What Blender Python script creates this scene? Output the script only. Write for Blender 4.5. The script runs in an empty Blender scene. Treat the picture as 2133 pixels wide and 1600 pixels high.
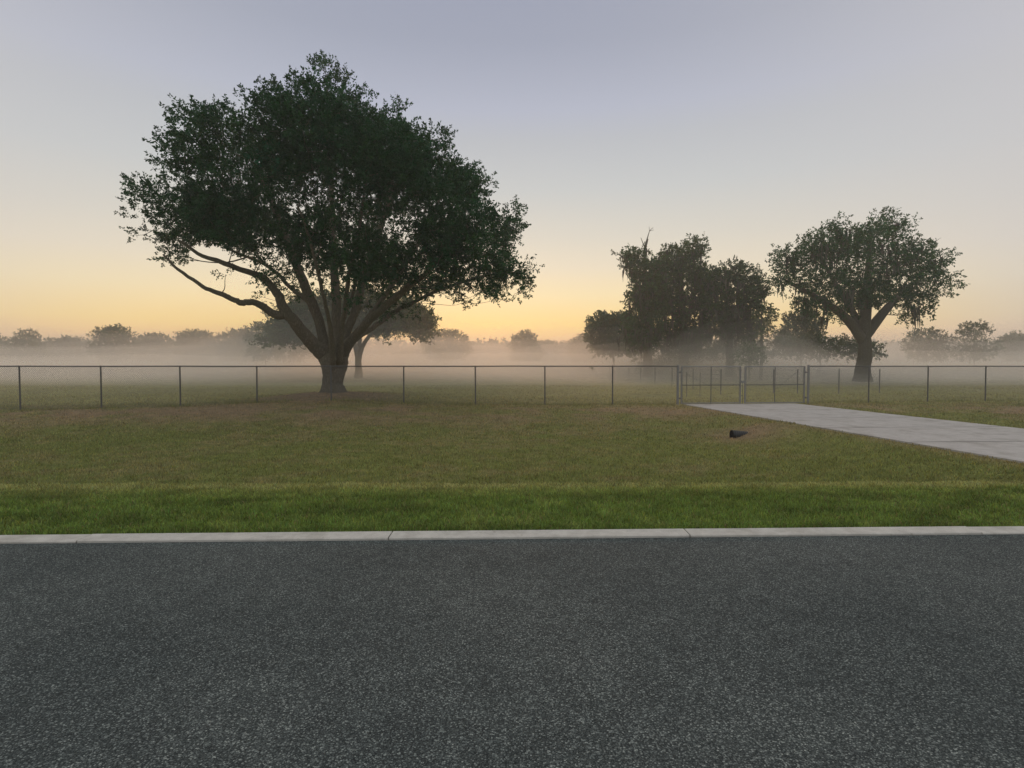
import bpy, math, random
import numpy as np
from mathutils import Vector

rng = np.random.default_rng(7)
random.seed(7)
sc = bpy.context.scene
COL = sc.collection
R = math.radians

# ------------------------------------------------------------------ camera model
EYE, F, CX, CY = 1.70, 1150.0, 1066.5, 800.0
PITCH = math.atan((800.0 - 763.0) / F)          # camera looks slightly down

def ray(px, py):
    kx, ky = (px - CX) / F, (CY - py) / F
    cp, sp = math.cos(PITCH), math.sin(PITCH)
    return np.array([kx, cp + ky * sp, -sp + ky * cp])

def at(px, py, D):
    """point of the photograph at forward distance D (metres)"""
    d = ray(px, py)
    return np.array([0.0, 0.0, EYE]) + d * (D / d[1])

cam_d = bpy.data.cameras.new("camera"); cam = bpy.data.objects.new("camera", cam_d); COL.objects.link(cam)
cam.location = (0, 0, EYE); cam.rotation_euler = (R(90) - PITCH, 0, 0)
cam_d.sensor_fit = 'VERTICAL'; cam_d.angle = 2 * math.atan(CY / F)
cam_d.clip_start = 0.05; cam_d.clip_end = 4000
sc.camera = cam

# ------------------------------------------------------------------ mesh helpers
class Acc:
    """collects vertices / quads / triangles, a colour and a material slot per face"""
    def __init__(self):
        self.v, self.f, self.c, self.m = [], [], [], []; self.n = 0
    def add(self, V, Fc, col=None, mat=0):
        V = np.asarray(V, float).reshape(-1, 3); Fc = np.asarray(Fc, int)
        if Fc.shape[1] == 3: Fc = np.hstack([Fc, -np.ones((len(Fc), 1), int)])
        self.v.append(V)
        self.f.append(np.where(Fc < 0, -1, Fc + self.n))
        if col is None: col = np.ones((len(V), 3))
        col = np.asarray(col, float)
        if col.ndim == 1: col = np.tile(col, (len(V), 1))
        self.c.append(col); self.m.append(np.full(len(Fc), mat, int)); self.n += len(V)
    def build(self, name, mats, parent=None, smooth=False, loc=None):
        V = np.vstack(self.v); Fa = np.vstack(self.f); Cc = np.vstack(self.c); Mi = np.concatenate(self.m)
        if loc is not None: V = V - np.asarray(loc)
        me = bpy.data.meshes.new(name)
        tri = Fa[:, 3] < 0
        tot = np.where(tri, 3, 4)
        mask = np.ones(Fa.shape, bool); mask[tri, 3] = False
        loops = Fa[mask]
        me.vertices.add(len(V)); me.vertices.foreach_set("co", V.astype(np.float32).ravel())
        me.loops.add(len(loops)); me.loops.foreach_set("vertex_index", loops.astype(np.int32))
        me.polygons.add(len(Fa))
        st = np.concatenate([[0], np.cumsum(tot)[:-1]])
        me.polygons.foreach_set("loop_start", st.astype(np.int32))
        me.polygons.foreach_set("loop_total", tot.astype(np.int32))
        if not isinstance(mats, (list, tuple)): mats = [mats]
        for m in mats: me.materials.append(m)
        me.polygons.foreach_set("material_index", Mi.astype(np.int32))
        me.polygons.foreach_set("use_smooth", np.full(len(Fa), bool(smooth)))
        a = me.attributes.new("tint", 'FLOAT_COLOR', 'POINT')
        a.data.foreach_set("color", np.hstack([Cc, np.ones((len(Cc), 1))]).astype(np.float32).ravel())
        me.update(calc_edges=True)
        o = bpy.data.objects.new(name, me); COL.objects.link(o)
        if parent is not None: o.parent = parent
        return o

def tag(o, label=None, cat=None, group=None, kind=None):
    if label: o["label"] = label
    if cat: o["category"] = cat
    if group: o["group"] = group
    if kind: o["kind"] = kind
    return o

def thing(name, loc, label, cat, group=None):
    o = bpy.data.objects.new(name, None); COL.objects.link(o); o.location = loc
    o.empty_display_size = 0.3
    return tag(o, label, cat, group)

def tube(acc, P, rad, seg=8, wob=0.0, cap=True, col=None, mat=0, lobes=None):
    """tapered tube through the points P; lobes: list of (count, amplitude, phase) per ring for fluting"""
    P = np.asarray(P, float); n = len(P); rad = np.broadcast_to(np.asarray(rad, float), (n,)).copy()
    T = np.gradient(P, axis=0); T /= np.linalg.norm(T, axis=1)[:, None] + 1e-9
    up = np.array([0, 0, 1.0]) if abs(T[0][2]) < 0.9 else np.array([1.0, 0, 0])
    N = np.cross(T[0], up); N /= np.linalg.norm(N)
    rings = []
    a = np.linspace(0, 2 * np.pi, seg, endpoint=False)
    for i in range(n):
        N = N - T[i] * np.dot(N, T[i]); N /= np.linalg.norm(N) + 1e-9
        B = np.cross(T[i], N)
        r = np.full(seg, rad[i])
        if wob: r = r * (1 + wob * rng.normal(size=seg))
        if lobes is not None:
            k, amp, ph = lobes[i]; r = r * (1 + amp * np.cos(k * a + ph) + amp * .6 * np.cos((k + 2) * a + 1.7 * ph))
        rings.append(P[i] + np.cos(a)[:, None] * N * r[:, None] + np.sin(a)[:, None] * B * r[:, None])
    V = np.vstack(rings)
    i0 = np.arange(seg); i1 = (i0 + 1) % seg
    Fq = np.vstack([np.stack([k * seg + i0, k * seg + i1, (k + 1) * seg + i1, (k + 1) * seg + i0], 1) for k in range(n - 1)])
    acc.add(V, Fq, col, mat)
    if cap:
        for k, flip in ((0, True), (n - 1, False)):
            c = P[k]; vv = np.vstack([rings[k], c])
            ff = np.stack([i0, i1, np.full(seg, seg)], 1)
            acc.add(vv, ff[:, ::-1] if flip else ff, col, mat)

def smooth_path(P, R_, k=6):
    """Catmull-Rom through the points, radii interpolated"""
    P = np.asarray(P, float); R_ = np.asarray(R_, float)
    Q = np.vstack([2 * P[0] - P[1], P, 2 * P[-1] - P[-2]])
    out, ro = [], []
    for i in range(1, len(Q) - 2):
        for s in np.linspace(0, 1, k, endpoint=False):
            p0, p1, p2, p3 = Q[i - 1], Q[i], Q[i + 1], Q[i + 2]
            out.append(.5 * (2 * p1 + (p2 - p0) * s + (2 * p0 - 5 * p1 + 4 * p2 - p3) * s * s + (3 * p1 - p0 - 3 * p2 + p3) * s ** 3))
            ro.append(R_[i - 1] * (1 - s) + R_[i] * s)
    out.append(P[-1]); ro.append(R_[-1])
    return np.array(out), np.array(ro)

def box(acc, c, s, rot=0.0, col=None, mat=0):
    c = np.asarray(c, float); s = np.asarray(s, float) / 2
    V = np.array([[x, y, z] for x in (-1, 1) for y in (-1, 1) for z in (-1, 1)], float) * s
    cr, sr = math.cos(rot), math.sin(rot)
    V = np.stack([V[:, 0] * cr - V[:, 1] * sr, V[:, 0] * sr + V[:, 1] * cr, V[:, 2]], 1) + c
    acc.add(V, [[0, 1, 3, 2], [4, 6, 7, 5], [0, 4, 5, 1], [2, 3, 7, 6], [0, 2, 6, 4], [1, 5, 7, 3]], col, mat)

def vnoise(x, y, scale, seed=0):
    """smooth value noise in [0,1]"""
    x = np.asarray(x, float) * scale + seed * 17.31; y = np.asarray(y, float) * scale - seed * 9.77
    xi, yi = np.floor(x).astype(np.int64), np.floor(y).astype(np.int64); fx, fy = x - xi, y - yi
    fx = fx * fx * (3 - 2 * fx); fy = fy * fy * (3 - 2 * fy)
    def h(a, b):
        v = np.sin(a * 127.1 + b * 311.7 + seed * 74.7) * 43758.5453
        return v - np.floor(v)
    return (h(xi, yi) * (1 - fx) + h(xi + 1, yi) * fx) * (1 - fy) + (h(xi, yi + 1) * (1 - fx) + h(xi + 1, yi + 1) * fx) * fy

def fbm(x, y, scale, seed=0, o=4):
    s, a, t = 0, .5, 0
    for k in range(o):
        s = s + a * vnoise(x, y, scale * 2 ** k, seed + k); t += a; a *= .5
    return s / t

def sstep(a, b, x):
    t = np.clip((np.asarray(x, float) - a) / (b - a), 0, 1); return t * t * (3 - 2 * t)

# ------------------------------------------------------------------ materials
def new_mat(name):
    m = bpy.data.materials.new(name); m.use_nodes = True
    nt = m.node_tree; b = nt.nodes["Principled BSDF"]
    return m, nt, b
def N(nt, t, **kw):
    n = nt.nodes.new(t)
    for k, v in kw.items():
        if k in n.inputs: n.inputs[k].default_value = v
        else: setattr(n, k, v)
    return n
def ramp(nt, stops, interp='LINEAR'):
    n = nt.nodes.new('ShaderNodeValToRGB'); e = n.color_ramp.elements; n.color_ramp.interpolation = interp
    while len(e) < len(stops): e.new(0.5)
    for el, (p, c) in zip(e, stops):
        el.position = p; el.color = (*c, 1) if len(c) == 3 else c
    return n
def mixc(nt, a, b, fac, mode='MIX'):
    n = nt.nodes.new('ShaderNodeMix'); n.data_type = 'RGBA'; n.blend_type = mode
    for i, v in ((0, fac), (6, a), (7, b)):
        if hasattr(v, 'is_output'): nt.links.new(v, n.inputs[i])
        elif i == 0: n.inputs[0].default_value = v
        else: n.inputs[i].default_value = (*v, 1)
    return n.outputs[2]
def pos(nt):
    return nt.nodes.new('ShaderNodeNewGeometry').outputs['Position']
def noise(nt, vec, scale, detail=4, rough=.55):
    n = N(nt, 'ShaderNodeTexNoise', Scale=scale, Detail=detail, Roughness=rough); nt.links.new(vec, n.inputs['Vector']); return n.outputs['Fac']
def bump(nt, b, h, strength, dist):
    n = N(nt, 'ShaderNodeBump', Strength=strength, Distance=dist); nt.links.new(h, n.inputs['Height']); nt.links.new(n.outputs[0], b.inputs['Normal'])

def mat_leaf(name, base, trans=.3, rough=.55, var=1.0):
    m, nt, b = new_mat(name)
    at_ = N(nt, 'ShaderNodeAttribute', attribute_name="tint")
    c = mixc(nt, base, at_.outputs['Color'], 1.0, 'MULTIPLY')
    nt.links.new(c, b.inputs['Base Color']); b.inputs['Roughness'].default_value = rough
    b.inputs['Specular IOR Level'].default_value = .15
    tr = nt.nodes.new('ShaderNodeBsdfTranslucent'); nt.links.new(mixc(nt, c, (1.25, 1.15, .5), 1.0, 'MULTIPLY'), tr.inputs['Color'])
    mx = nt.nodes.new('ShaderNodeMixShader'); mx.inputs[0].default_value = trans
    nt.links.new(b.outputs[0], mx.inputs[1]); nt.links.new(tr.outputs[0], mx.inputs[2])
    nt.links.new(mx.outputs[0], nt.nodes['Material Output'].inputs['Surface'])
    return m

def mat_bark(name, dark, light):
    m, nt, b = new_mat(name); p = pos(nt)
    mp = N(nt, 'ShaderNodeMapping'); mp.inputs['Scale'].default_value = (9, 9, 2.2); nt.links.new(p, mp.inputs['Vector'])
    v = N(nt, 'ShaderNodeTexVoronoi', Scale=1.6); v.feature = 'DISTANCE_TO_EDGE'
    nz = noise(nt, mp.outputs[0], 1.5, 6)
    w = nt.nodes.new('ShaderNodeVectorMath'); w.operation = 'ADD'
    sc_ = nt.nodes.new('ShaderNodeVectorMath'); sc_.operation = 'SCALE'; sc_.inputs['Scale'].default_value = 1.2
    nt.links.new(nz, sc_.inputs[0]); nt.links.new(mp.outputs[0], w.inputs[0]); nt.links.new(sc_.outputs[0], w.inputs[1]); nt.links.new(w.outputs[0], v.inputs['Vector'])
    r1 = ramp(nt, [(0.0, dark), (.5, light)]); nt.links.new(v.outputs['Distance'], r1.inputs[0])
    c = mixc(nt, r1.outputs[0], (.10, .105, .075), noise(nt, p, .9, 3))
    nt.links.new(c, b.inputs['Base Color']); b.inputs['Roughness'].default_value = .95
    b.inputs['Specular IOR Level'].default_value = .1
    bump(nt, b, r1.outputs[0], .9, .03)
    return m

def mat_plain(name, col, rough=.6, metal=0.0, nscale=8.0, amt=.25):
    m, nt, b = new_mat(name); p = pos(nt)
    c = mixc(nt, tuple(x * (1 - amt) for x in col), tuple(x * (1 + amt) for x in col), noise(nt, p, nscale, 5))
    nt.links.new(c, b.inputs['Base Color']); b.inputs['Roughness'].default_value = rough; b.inputs['Metallic'].default_value = metal
    return m

def mat_asphalt():
    m, nt, b = new_mat("asphalt"); p = pos(nt)
    v = N(nt, 'ShaderNodeTexVoronoi', Scale=132.0, Randomness=1.0); nt.links.new(p, v.inputs['Vector'])
    v2 = N(nt, 'ShaderNodeTexVoronoi', Scale=290.0, Randomness=1.0); nt.links.new(p, v2.inputs['Vector'])
    sep = nt.nodes.new('ShaderNodeSeparateColor'); nt.links.new(v.outputs['Color'], sep.inputs[0])
    sep2 = nt.nodes.new('ShaderNodeSeparateColor'); nt.links.new(v2.outputs['Color'], sep2.inputs[0])
    # each stone has its own tone; most are dark, some pale
    r = ramp(nt, [(0, (.030, .036, .038)), (.42, (.075, .085, .087)), (.70, (.14, .15, .152)), (.86, (.27, .285, .285)), (.95, (.40, .41, .40)), (1, (.60, .60, .585))])
    nt.links.new(sep.outputs[0], r.inputs[0])
    r2 = ramp(nt, [(0, (.045, .052, .055)), (.7, (.11, .12, .125)), (.93, (.26, .27, .27)), (1, (.42, .42, .42))]); nt.links.new(sep2.outputs[1], r2.inputs[0])
    edge = ramp(nt, [(.0, (1, 1, 1)), (.45, (1, 1, 1)), (.62, (.42, .44, .46))]); nt.links.new(v.outputs['Distance'], edge.inputs[0])
    c = mixc(nt, r.outputs[0], r2.outputs[0], .30)
    c = mixc(nt, c, edge.outputs[0], .8, 'MULTIPLY')
    blot = ramp(nt, [(.3, (.74, .77, .79)), (.7, (1.22, 1.19, 1.18))]); nt.links.new(noise(nt, p, .45, 5), blot.inputs[0])
    blot2 = ramp(nt, [(.3, (.86, .86, .87)), (.7, (1.12, 1.12, 1.12))]); nt.links.new(noise(nt, p, 5.0, 4), blot2.inputs[0])
    c = mixc(nt, c, blot.outputs[0], 1.0, 'MULTIPLY'); c = mixc(nt, c, blot2.outputs[0], 1.0, 'MULTIPLY')
    c = mixc(nt, c, (ASPH * .92, ASPH * 1.02, ASPH * .955), 1.0, 'MULTIPLY')
    nt.links.new(c, b.inputs['Base Color']); b.inputs['Roughness'].default_value = .9
    b.inputs['Specular IOR Level'].default_value = .22
    inv = N(nt, 'ShaderNodeMath', operation='SUBTRACT'); inv.inputs[0].default_value = 1.0; nt.links.new(v.outputs['Distance'], inv.inputs[1])
    bump(nt, b, inv.outputs[0], .55, .004)
    return m

def mat_concrete(name, col, sc_=1.0):
    m, nt, b = new_mat(name); p = pos(nt)
    a = ramp(nt, [(.25, tuple(x * .78 for x in col)), (.75, tuple(x * 1.12 for x in col))]); nt.links.new(noise(nt, p, 3.2 * sc_, 7, .65), a.inputs[0])
    g = ramp(nt, [(.3, (.86, .86, .86)), (.7, (1.08, 1.08, 1.07))]); nt.links.new(noise(nt, p, 160, 2), g.inputs[0])
    st = ramp(nt, [(.50, (1, 1, 1)), (.70, (.66, .64, .60))]); nt.links.new(noise(nt, p, 1.1, 5, .7), st.inputs[0])
    c = mixc(nt, a.outputs[0], g.outputs[0], 1, 'MULTIPLY'); c = mixc(nt, c, st.outputs[0], .8, 'MULTIPLY')
    sp_ = ramp(nt, [(.66, (1, 1, 1)), (.74, (.55, .53, .48))]); nt.links.new(noise(nt, p, 14, 3, .6), sp_.inputs[0]); c = mixc(nt, c, sp_.outputs[0], .55, 'MULTIPLY')
    nt.links.new(c, b.inputs['Base Color']); b.inputs['Roughness'].default_value = .9; b.inputs['Specular IOR Level'].default_value = .2
    bump(nt, b, noise(nt, p, 120, 3), .25, .003)
    return m

def mat_ground():
    m, nt, b = new_mat("meadow"); p = pos(nt)
    at_ = N(nt, 'ShaderNodeAttribute', attribute_name="tint")
    n1 = ramp(nt, [(.25, (.62, .64, .6)), (.75, (1.32, 1.28, 1.2))]); nt.links.new(noise(nt, p, 2.2, 6, .65), n1.inputs[0])
    n2 = ramp(nt, [(.3, (.55, .55, .55)), (.7, (1.45, 1.42, 1.35))]); nt.links.new(noise(nt, p, 28, 5, .7), n2.inputs[0])
    c = mixc(nt, at_.outputs['Color'], n1.outputs[0], 1, 'MULTIPLY'); c = mixc(nt, c, n2.outputs[0], 1, 'MULTIPLY')
    nt.links.new(c, b.inputs['Base Color']); b.inputs['Roughness'].default_value = 1.0; b.inputs['Specular IOR Level'].default_value = .05
    bump(nt, b, noise(nt, p, 30, 6, .7), .8, .04)
    return m

ASPH = .84
M_ASPH = mat_asphalt()
M_KERB = mat_concrete("kerb_concrete", (.60, .59, .54), 2.0)
M_DRIVE = mat_concrete("driveway_concrete", (.50, .49, .465))
M_GROUND = mat_ground()
M_GRASS = mat_leaf("grass_blades", (1, 1, 1), .30, .6)
M_OAK = mat_leaf("oak_leaves", (.026, .090, .031), .24, .5)
M_OAKF = mat_leaf("far_leaves", (.046, .088, .032), .22, .6)
M_MOSS = mat_leaf("hanging_moss", (.085, .088, .070), .15, .9)
M_BARK = mat_bark("oak_bark", (.125, .10, .073), (.33, .275, .205))
M_BARKF = mat_bark("grey_bark", (.08, .07, .055), (.23, .20, .16))
M_GALV = mat_plain("galvanised_steel", (.24, .245, .24), .55, .35, 20, .2)
M_GALVD = mat_plain("weathered_steel", (.12, .122, .12), .6, .35, 20, .25)
M_WIRE = mat_plain("mesh_wire", (.16, .165, .16), .6, .35, 30, .2)
M_POST = mat_plain("old_fence_post", (.16, .155, .145), .85, 0, 6, .3)
M_PIPE = mat_plain("black_plastic_pipe", (.018, .022, .024), .55, 0, 30, .3)
M_PIPEIN = mat_plain("pipe_inside", (.014, .015, .016), .9, 0, 30, .3)

# ------------------------------------------------------------------ the lie of the land
FX0, FY0 = -10.69, 23.15                     # first fence post in view; the fence line runs from here
FC, FS = math.cos(math.atan(.106)), math.sin(math.atan(.106))
def fence_t(px):
    k = (px - CX) / F; return (k * FY0 - FX0) / (FC - k * FS)
def fence_p(t): return np.array([FX0 + t * FC, FY0 + t * FS])
TREE = at(693, 815, 26.3); TX, TY = TREE[0], TREE[1]
KT = .030                                    # tilt of the kerb line
def kerb_near(x): return 5.42 + KT * x
def kerb_far(x): return 5.69 + KT * x
def drive_left(y): return 8.62 - .09 * (y - 16.4)
DRIVE_W = 5.4

def zg(x, y):
    """height of the ground"""
    x = np.asarray(x, float); y = np.asarray(y, float)
    q = y - KT * x                                     # distance across from the kerb line
    crest = 8.15 - .02 * x + .18 * (fbm(x, y * 0, .25, 3) - .5)
    side = sstep(3.0, 8.5, x)                          # the bank flattens out towards the driveway
    z = np.where(q < 5.64, -.02, .006)
    z = z - .085 * sstep(6.6, 8.2, q)
    z = z - (.42 - .28 * side) * sstep(crest, crest + 1.05, q)
    z = z + (.0 - .20 * side) * sstep(9.2, 16.0, q)
    z = z + (.46 - .06 * side) * sstep(16.4, 23.6, q)
    z = z + .30 * sstep(24.5, 40, q) * (1 - .3 * side)
    r = np.hypot(x - TX, (y - TY))
    z = z + .36 * np.exp(-(r / 3.1) ** 2) + .16 * np.exp(-(r / 6.5) ** 2)
    z = z + np.where(q > 6, 1, 0) * .07 * (fbm(x, y, .45, 11) - .5) * sstep(6, 12, q) + np.where(q > 6, 1, 0) * .045 * (fbm(x, y, 1.9, 5, 3) - .5) * sstep(5.9, 8, q)
    # the driveway crosses on a flat embankment
    dl = drive_left(y); w = sstep(dl - 2.1, dl - .05, x) * (1 - sstep(dl + DRIVE_W + .05, dl + DRIVE_W + 2.1, x))
    zd = -.05 - .02 * sstep(6, 25, y)
    z = np.where((y > 5.6) & (y < 32), z * (1 - w) + zd * w, z)
    # round culvert mouth
    pr = np.hypot((x - PX) / 1.0, (y - PY) / .8)
    z = z + .10 * np.exp(-(((x - PX - 1.15) / .55) ** 2 + ((y - PY) / .8) ** 2)); return z - .07 * np.exp(-(((x - PX + .15) / .45) ** 2 + ((y - PY) / .55) ** 2))
PIPE = at(1524, 905, 16.7); PX, PY = PIPE[0], PIPE[1]

def ground_col(x, y):
    """colour of the sward: lush verge, tired meadow, bare ground"""
    x = np.asarray(x, float); y = np.asarray(y, float); q = y - KT * x
    crest = 8.15 - .02 * x
    side = sstep(4.5, 9, x)
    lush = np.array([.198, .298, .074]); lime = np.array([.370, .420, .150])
    mid = np.array([.245, .286, .098]); tan = np.array([.345, .312, .165]); dirt = np.array([.360, .270, .185]); field = np.array([.37, .36, .155])
    n1 = fbm(x, y, .33, 21); n2 = fbm(x, y * 1.6, .9, 33); n3 = fbm(x, y, 3.5, 41, 3)
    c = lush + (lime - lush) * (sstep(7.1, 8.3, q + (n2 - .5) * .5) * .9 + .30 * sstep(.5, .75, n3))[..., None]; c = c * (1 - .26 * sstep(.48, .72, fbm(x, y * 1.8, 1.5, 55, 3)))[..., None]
    a = sstep(crest + .02, crest + .30, q)[..., None]
    dry = np.clip(sstep(.42, .66, n2 * .40 + n1 * .25 + n3 * .35) * .62 + .55 * (n3 - .45) - .10 + .40 * sstep(13, 22, q), 0, 1) * (1 - .55 * side * (1 - sstep(12, 17, q)))
    c2 = mid + (tan - mid) * dry[..., None]
    c2 = c2 * (1 - .30 * np.exp(-((q - crest - 1.55 - .25 * (n2 - .5)) / .45) ** 2) * sstep(.3, .55, n1))[..., None]      # darkened in patches at the foot of the bank
    c = c * (1 - a) + c2 * a
    ed = np.exp(-((q - crest + .02) / .20) ** 2) * (.45 + .5 * n3); c = c * (1 - ed[..., None]) + np.array([.46, .48, .23]) * ed[..., None]      # narrow paler line along the crest
    # bare brown strip in front of the fence and under the oak
    d = np.exp(-((q - 21.6) / 2.0) ** 2) * sstep(.36, .62, n1 * .5 + n2 * .5 + .06)
    r = np.hypot(x - TX, (y - TY) * .8)
    d = np.maximum(d * .88, np.exp(-(r / 3.4) ** 4) * .95)
    pr = np.hypot(x - PX - .4, y - PY); d = np.maximum(d, np.exp(-(pr / 1.5) ** 2) * sstep(.25, .6, n2 + .1) * .95)
    dl = drive_left(y); d = np.maximum(d, np.exp(-((x - dl + .1) / .35) ** 2) * .5 * (y < 25))
    c = c * (1 - d[..., None]) + dirt * d[..., None]
    fmask = sstep(24.2, 26.5, q)[..., None] * (1 - np.exp(-(r / 4.2) ** 4))[..., None]
    c = c * (1 - fmask) + (field * (.85 + .3 * n1[..., None])) * fmask
    return c, d

# ground sheet: one grid, fine where it is near, reaching past the horizon
xs = np.concatenate([[-1500, -700, -350, -200, -130, -90, -65, -48], np.arange(-38, 38.01, .22), [48, 65, 90, 130, 200, 350, 700, 1500]])
ys = np.concatenate([[-400, -150, -60, -25, -10, -2, 3], np.arange(4.6, 12, .11), np.arange(12, 34, .22), np.arange(34, 80, 1.2), [85, 92, 100, 115, 140, 180, 240, 340, 500, 800, 1500]])
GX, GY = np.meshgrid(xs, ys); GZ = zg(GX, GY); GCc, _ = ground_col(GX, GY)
under = (GY - KT * GX) < 5.58
GZ = np.where(under, -.10, GZ)
ac = Acc(); nx, ny = len(xs), len(ys)
I = np.arange(ny - 1)[:, None] * nx + np.arange(nx - 1)[None, :]
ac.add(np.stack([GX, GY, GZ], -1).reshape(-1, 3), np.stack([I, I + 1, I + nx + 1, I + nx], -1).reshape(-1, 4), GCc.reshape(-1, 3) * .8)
tag(ac.build("ground", M_GROUND, smooth=True), kind="structure")

# road: a gently crowned sheet with a raised edge against the kerb
ac = Acc(); rx = np.concatenate([[-400, -150, -60], np.arange(-30, 30.1, 2), [60, 150, 400]]); rq = np.linspace(-3.4, 5.42, 13)
RX, RQ = np.meshgrid(rx, rq); RZ = .006 - .018 * ((RQ - 1) / 4.4) ** 2
nx = len(rx); I = np.arange(len(rq) - 1)[:, None] * nx + np.arange(nx - 1)[None, :]
ac.add(np.stack([RX, RQ + KT * RX, RZ], -1).reshape(-1, 3), np.stack([I, I + 1, I + nx + 1, I + nx], -1).reshape(-1, 4))
tag(ac.build("road", M_ASPH, smooth=True), kind="structure")

# ribbon kerb cast in bays with open joints
ac = Acc()
def kx_at(px): return (px - CX) / F * 5.55
j0, j1 = kx_at(814), kx_at(1436); step = (j1 - j0)
k = -24
while k < 24:
    a_, b_ = j0 + k * step + .007, j0 + (k + 1) * step - .007
    seg = np.linspace(a_, b_, 9)
    dz = rng.normal() * .0025
    for near, far_, z0, z1 in ((5.421, 5.635, .004, .012),):
        wob = .006 * (fbm(seg, seg * 0, 1.5, 8) - .5)
        prof = [(near, -.12), (near, z0), (near + .012, z0 + .008), (far_ - .012, z1 + .004), (far_, z1 - .006), (far_, -.12)]
        V = np.array([[x_, q_ + KT * x_ + (w_ if i_ in (3, 4, 5) else w_ * .6), z_ + dz] for i_, (q_, z_) in enumerate(prof) for x_, w_ in zip(seg, wob)])
        n_ = len(seg); I = np.arange(len(prof) - 1)[:, None] * n_ + np.arange(n_ - 1)[None, :]
        ac.add(V, np.stack([I, I + 1, I + n_ + 1, I + n_], -1).reshape(-1, 4))
        for e, fl in ((0, 1), (n_ - 1, 0)):
            ring = V[e::n_]
            ac.add(ring, [[0, 1, 2, 5], [2, 3, 4, 5]])
    k += 1
tag(ac.build("kerb", M_KERB), kind="structure")

# driveway slab
ac = Acc(); dy = np.linspace(0, 1, 60); prof = np.linspace(0, 1, 8)
DY, DP = np.meshgrid(dy, prof, indexing='ij')
DY = 5.637 + (FY0 + FS / FC * (drive_left(25.) + DP * DRIVE_W - FX0) - KT * (8 + DP * DRIVE_W) + .10 - 5.637) * DY       # from the kerb to the gate line
DX = drive_left(DY) + DP * DRIVE_W
flare = np.exp(-((DY - 5.7) / 1.4) ** 2); DX = DX + (DP - .5) * 2.2 * flare
DZ = -.05 - .02 * sstep(6, 25, DY) + .035 + .045 * np.exp(-((DY - 5.7) / .8) ** 2)
DYY = DY + KT * DX
n_ = len(prof); I = np.arange(len(dy) - 1)[:, None] * n_ + np.arange(n_ - 1)[None, :]
V = np.stack([DX, DYY, DZ], -1).reshape(-1, 3)
ac.add(V, np.stack([I, I + 1, I + n_ + 1, I + n_], -1).reshape(-1, 4))
for e in (0, n_ - 1):                        # slab edges
    top = V[e::n_]; bot = top - [0, 0, .16]; m_ = len(top)
    J = np.arange(m_ - 1); ac.add(np.vstack([top, bot]), np.stack([J, J + 1, J + m_ + 1, J + m_], -1))
dv = ac.build("driveway", M_DRIVE); tag(dv, kind="structure")
ac = Acc()
for fr in (.18, .34, .50, .66, .82):
    i_ = int(fr * 59); row = V[i_ * n_:(i_ + 1) * n_] + [0, 0, .004]; m_ = len(row); J = np.arange(m_ - 1)
    ac.add(np.vstack([row - [0, .017, 0], row + [0, .017, 0]]), np.stack([J, J + 1, J + m_ + 1, J + m_], -1))
tag(ac.build("driveway_joint_lines", mat_plain("joint_filler", (.10, .10, .095), .95, 0, 9, .4), dv), kind="structure")

# ------------------------------------------------------------------ grass blades
def on_drive(x, y):
    dl = drive_left(y); fl = 1.1 * np.exp(-((y - 5.7) / 1.4) ** 2)
    return (x > dl - fl - .01) & (x < dl + DRIVE_W + fl + .01) & (y < FY0 + FS / FC * (x - FX0) + .12)
def blades(n, q0, q1, h, w, power=1.0, mult=1.0, thin_bare=.85):
    u = rng.random(n) ** power; q = q0 + (q1 - q0) * u
    half = .93 * q + 5.0
    x = (rng.random(n) * 2 - 1) * half; y = q + KT * x
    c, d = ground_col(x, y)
    keep = ~on_drive(x, y) & (rng.random(n) > d * thin_bare)
    x, y, c = x[keep], y[keep], c[keep]; n = len(x)
    z = zg(x, y) - .004
    hh = h * (.45 + .9 * rng.random(n)) * (.7 + .6 * fbm(x, y, 1.3, 77))
    ww = w * (.6 + .8 * rng.random(n))
    az = rng.random(n) * 2 * np.pi; lean = .25 + .75 * rng.random(n)
    ax = rng.random(n) * 2 * np.pi
    dx, dy_ = np.cos(az) * hh * lean, np.sin(az) * hh * lean
    px_, py_ = np.cos(ax) * ww / 2, np.sin(ax) * ww / 2
    b0 = np.stack([x - px_, y - py_, z], 1); b1 = np.stack([x + px_, y + py_, z], 1)
    m0 = np.stack([x - px_ * .75 + dx * .35, y - py_ * .75 + dy_ * .35, z + hh * .6], 1); m1 = np.stack([x + px_ * .75 + dx * .35, y + py_ * .75 + dy_ * .35, z + hh * .6], 1)
    t0 = np.stack([x + dx, y + dy_, z + hh * (1.05 - .35 * lean)], 1)
    V = np.stack([b0, b1, m1, m0, t0], 1).reshape(-1, 3)
    i = np.arange(n)[:, None] * 5
    jit = (.50 + .95 * rng.random((n, 1)) ** 1.3) * (.62 + .76 * fbm(x, y, 5.5, 91, 3)[:, None]); hue = rng.normal(size=(n, 1)) * .10
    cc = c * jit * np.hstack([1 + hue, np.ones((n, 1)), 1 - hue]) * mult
    straw = rng.random(n) < .05; cc[straw] = np.array([.27, .23, .12]) * jit[straw]
    cc = np.repeat(np.clip(cc, .004, .6), 5, axis=0)
    G.add(V, np.hstack([i + [0, 1, 2, 3]]), cc)
    G.f.append(np.hstack([i + [3, 2, 4], -np.ones((n, 1), int)]) + np.array([0, 0, 0, 0]) + np.where(np.array([1, 1, 1, 0]), G.n - len(V), 0)); G.m.append(np.zeros(n, int))
G = Acc()
blades(185000, 5.665, 8.6, .055, .0085, .9)
blades(16000, 5.645, 5.80, .042, .0065)          # thick fringe against the kerb
blades(175000, 8.6, 16, .060, .011, 1.15)
blades(145000, 16, 25, .065, .016, 1.0)
blades(60000, 25, 42, .080, .022, 1.2)
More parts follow.
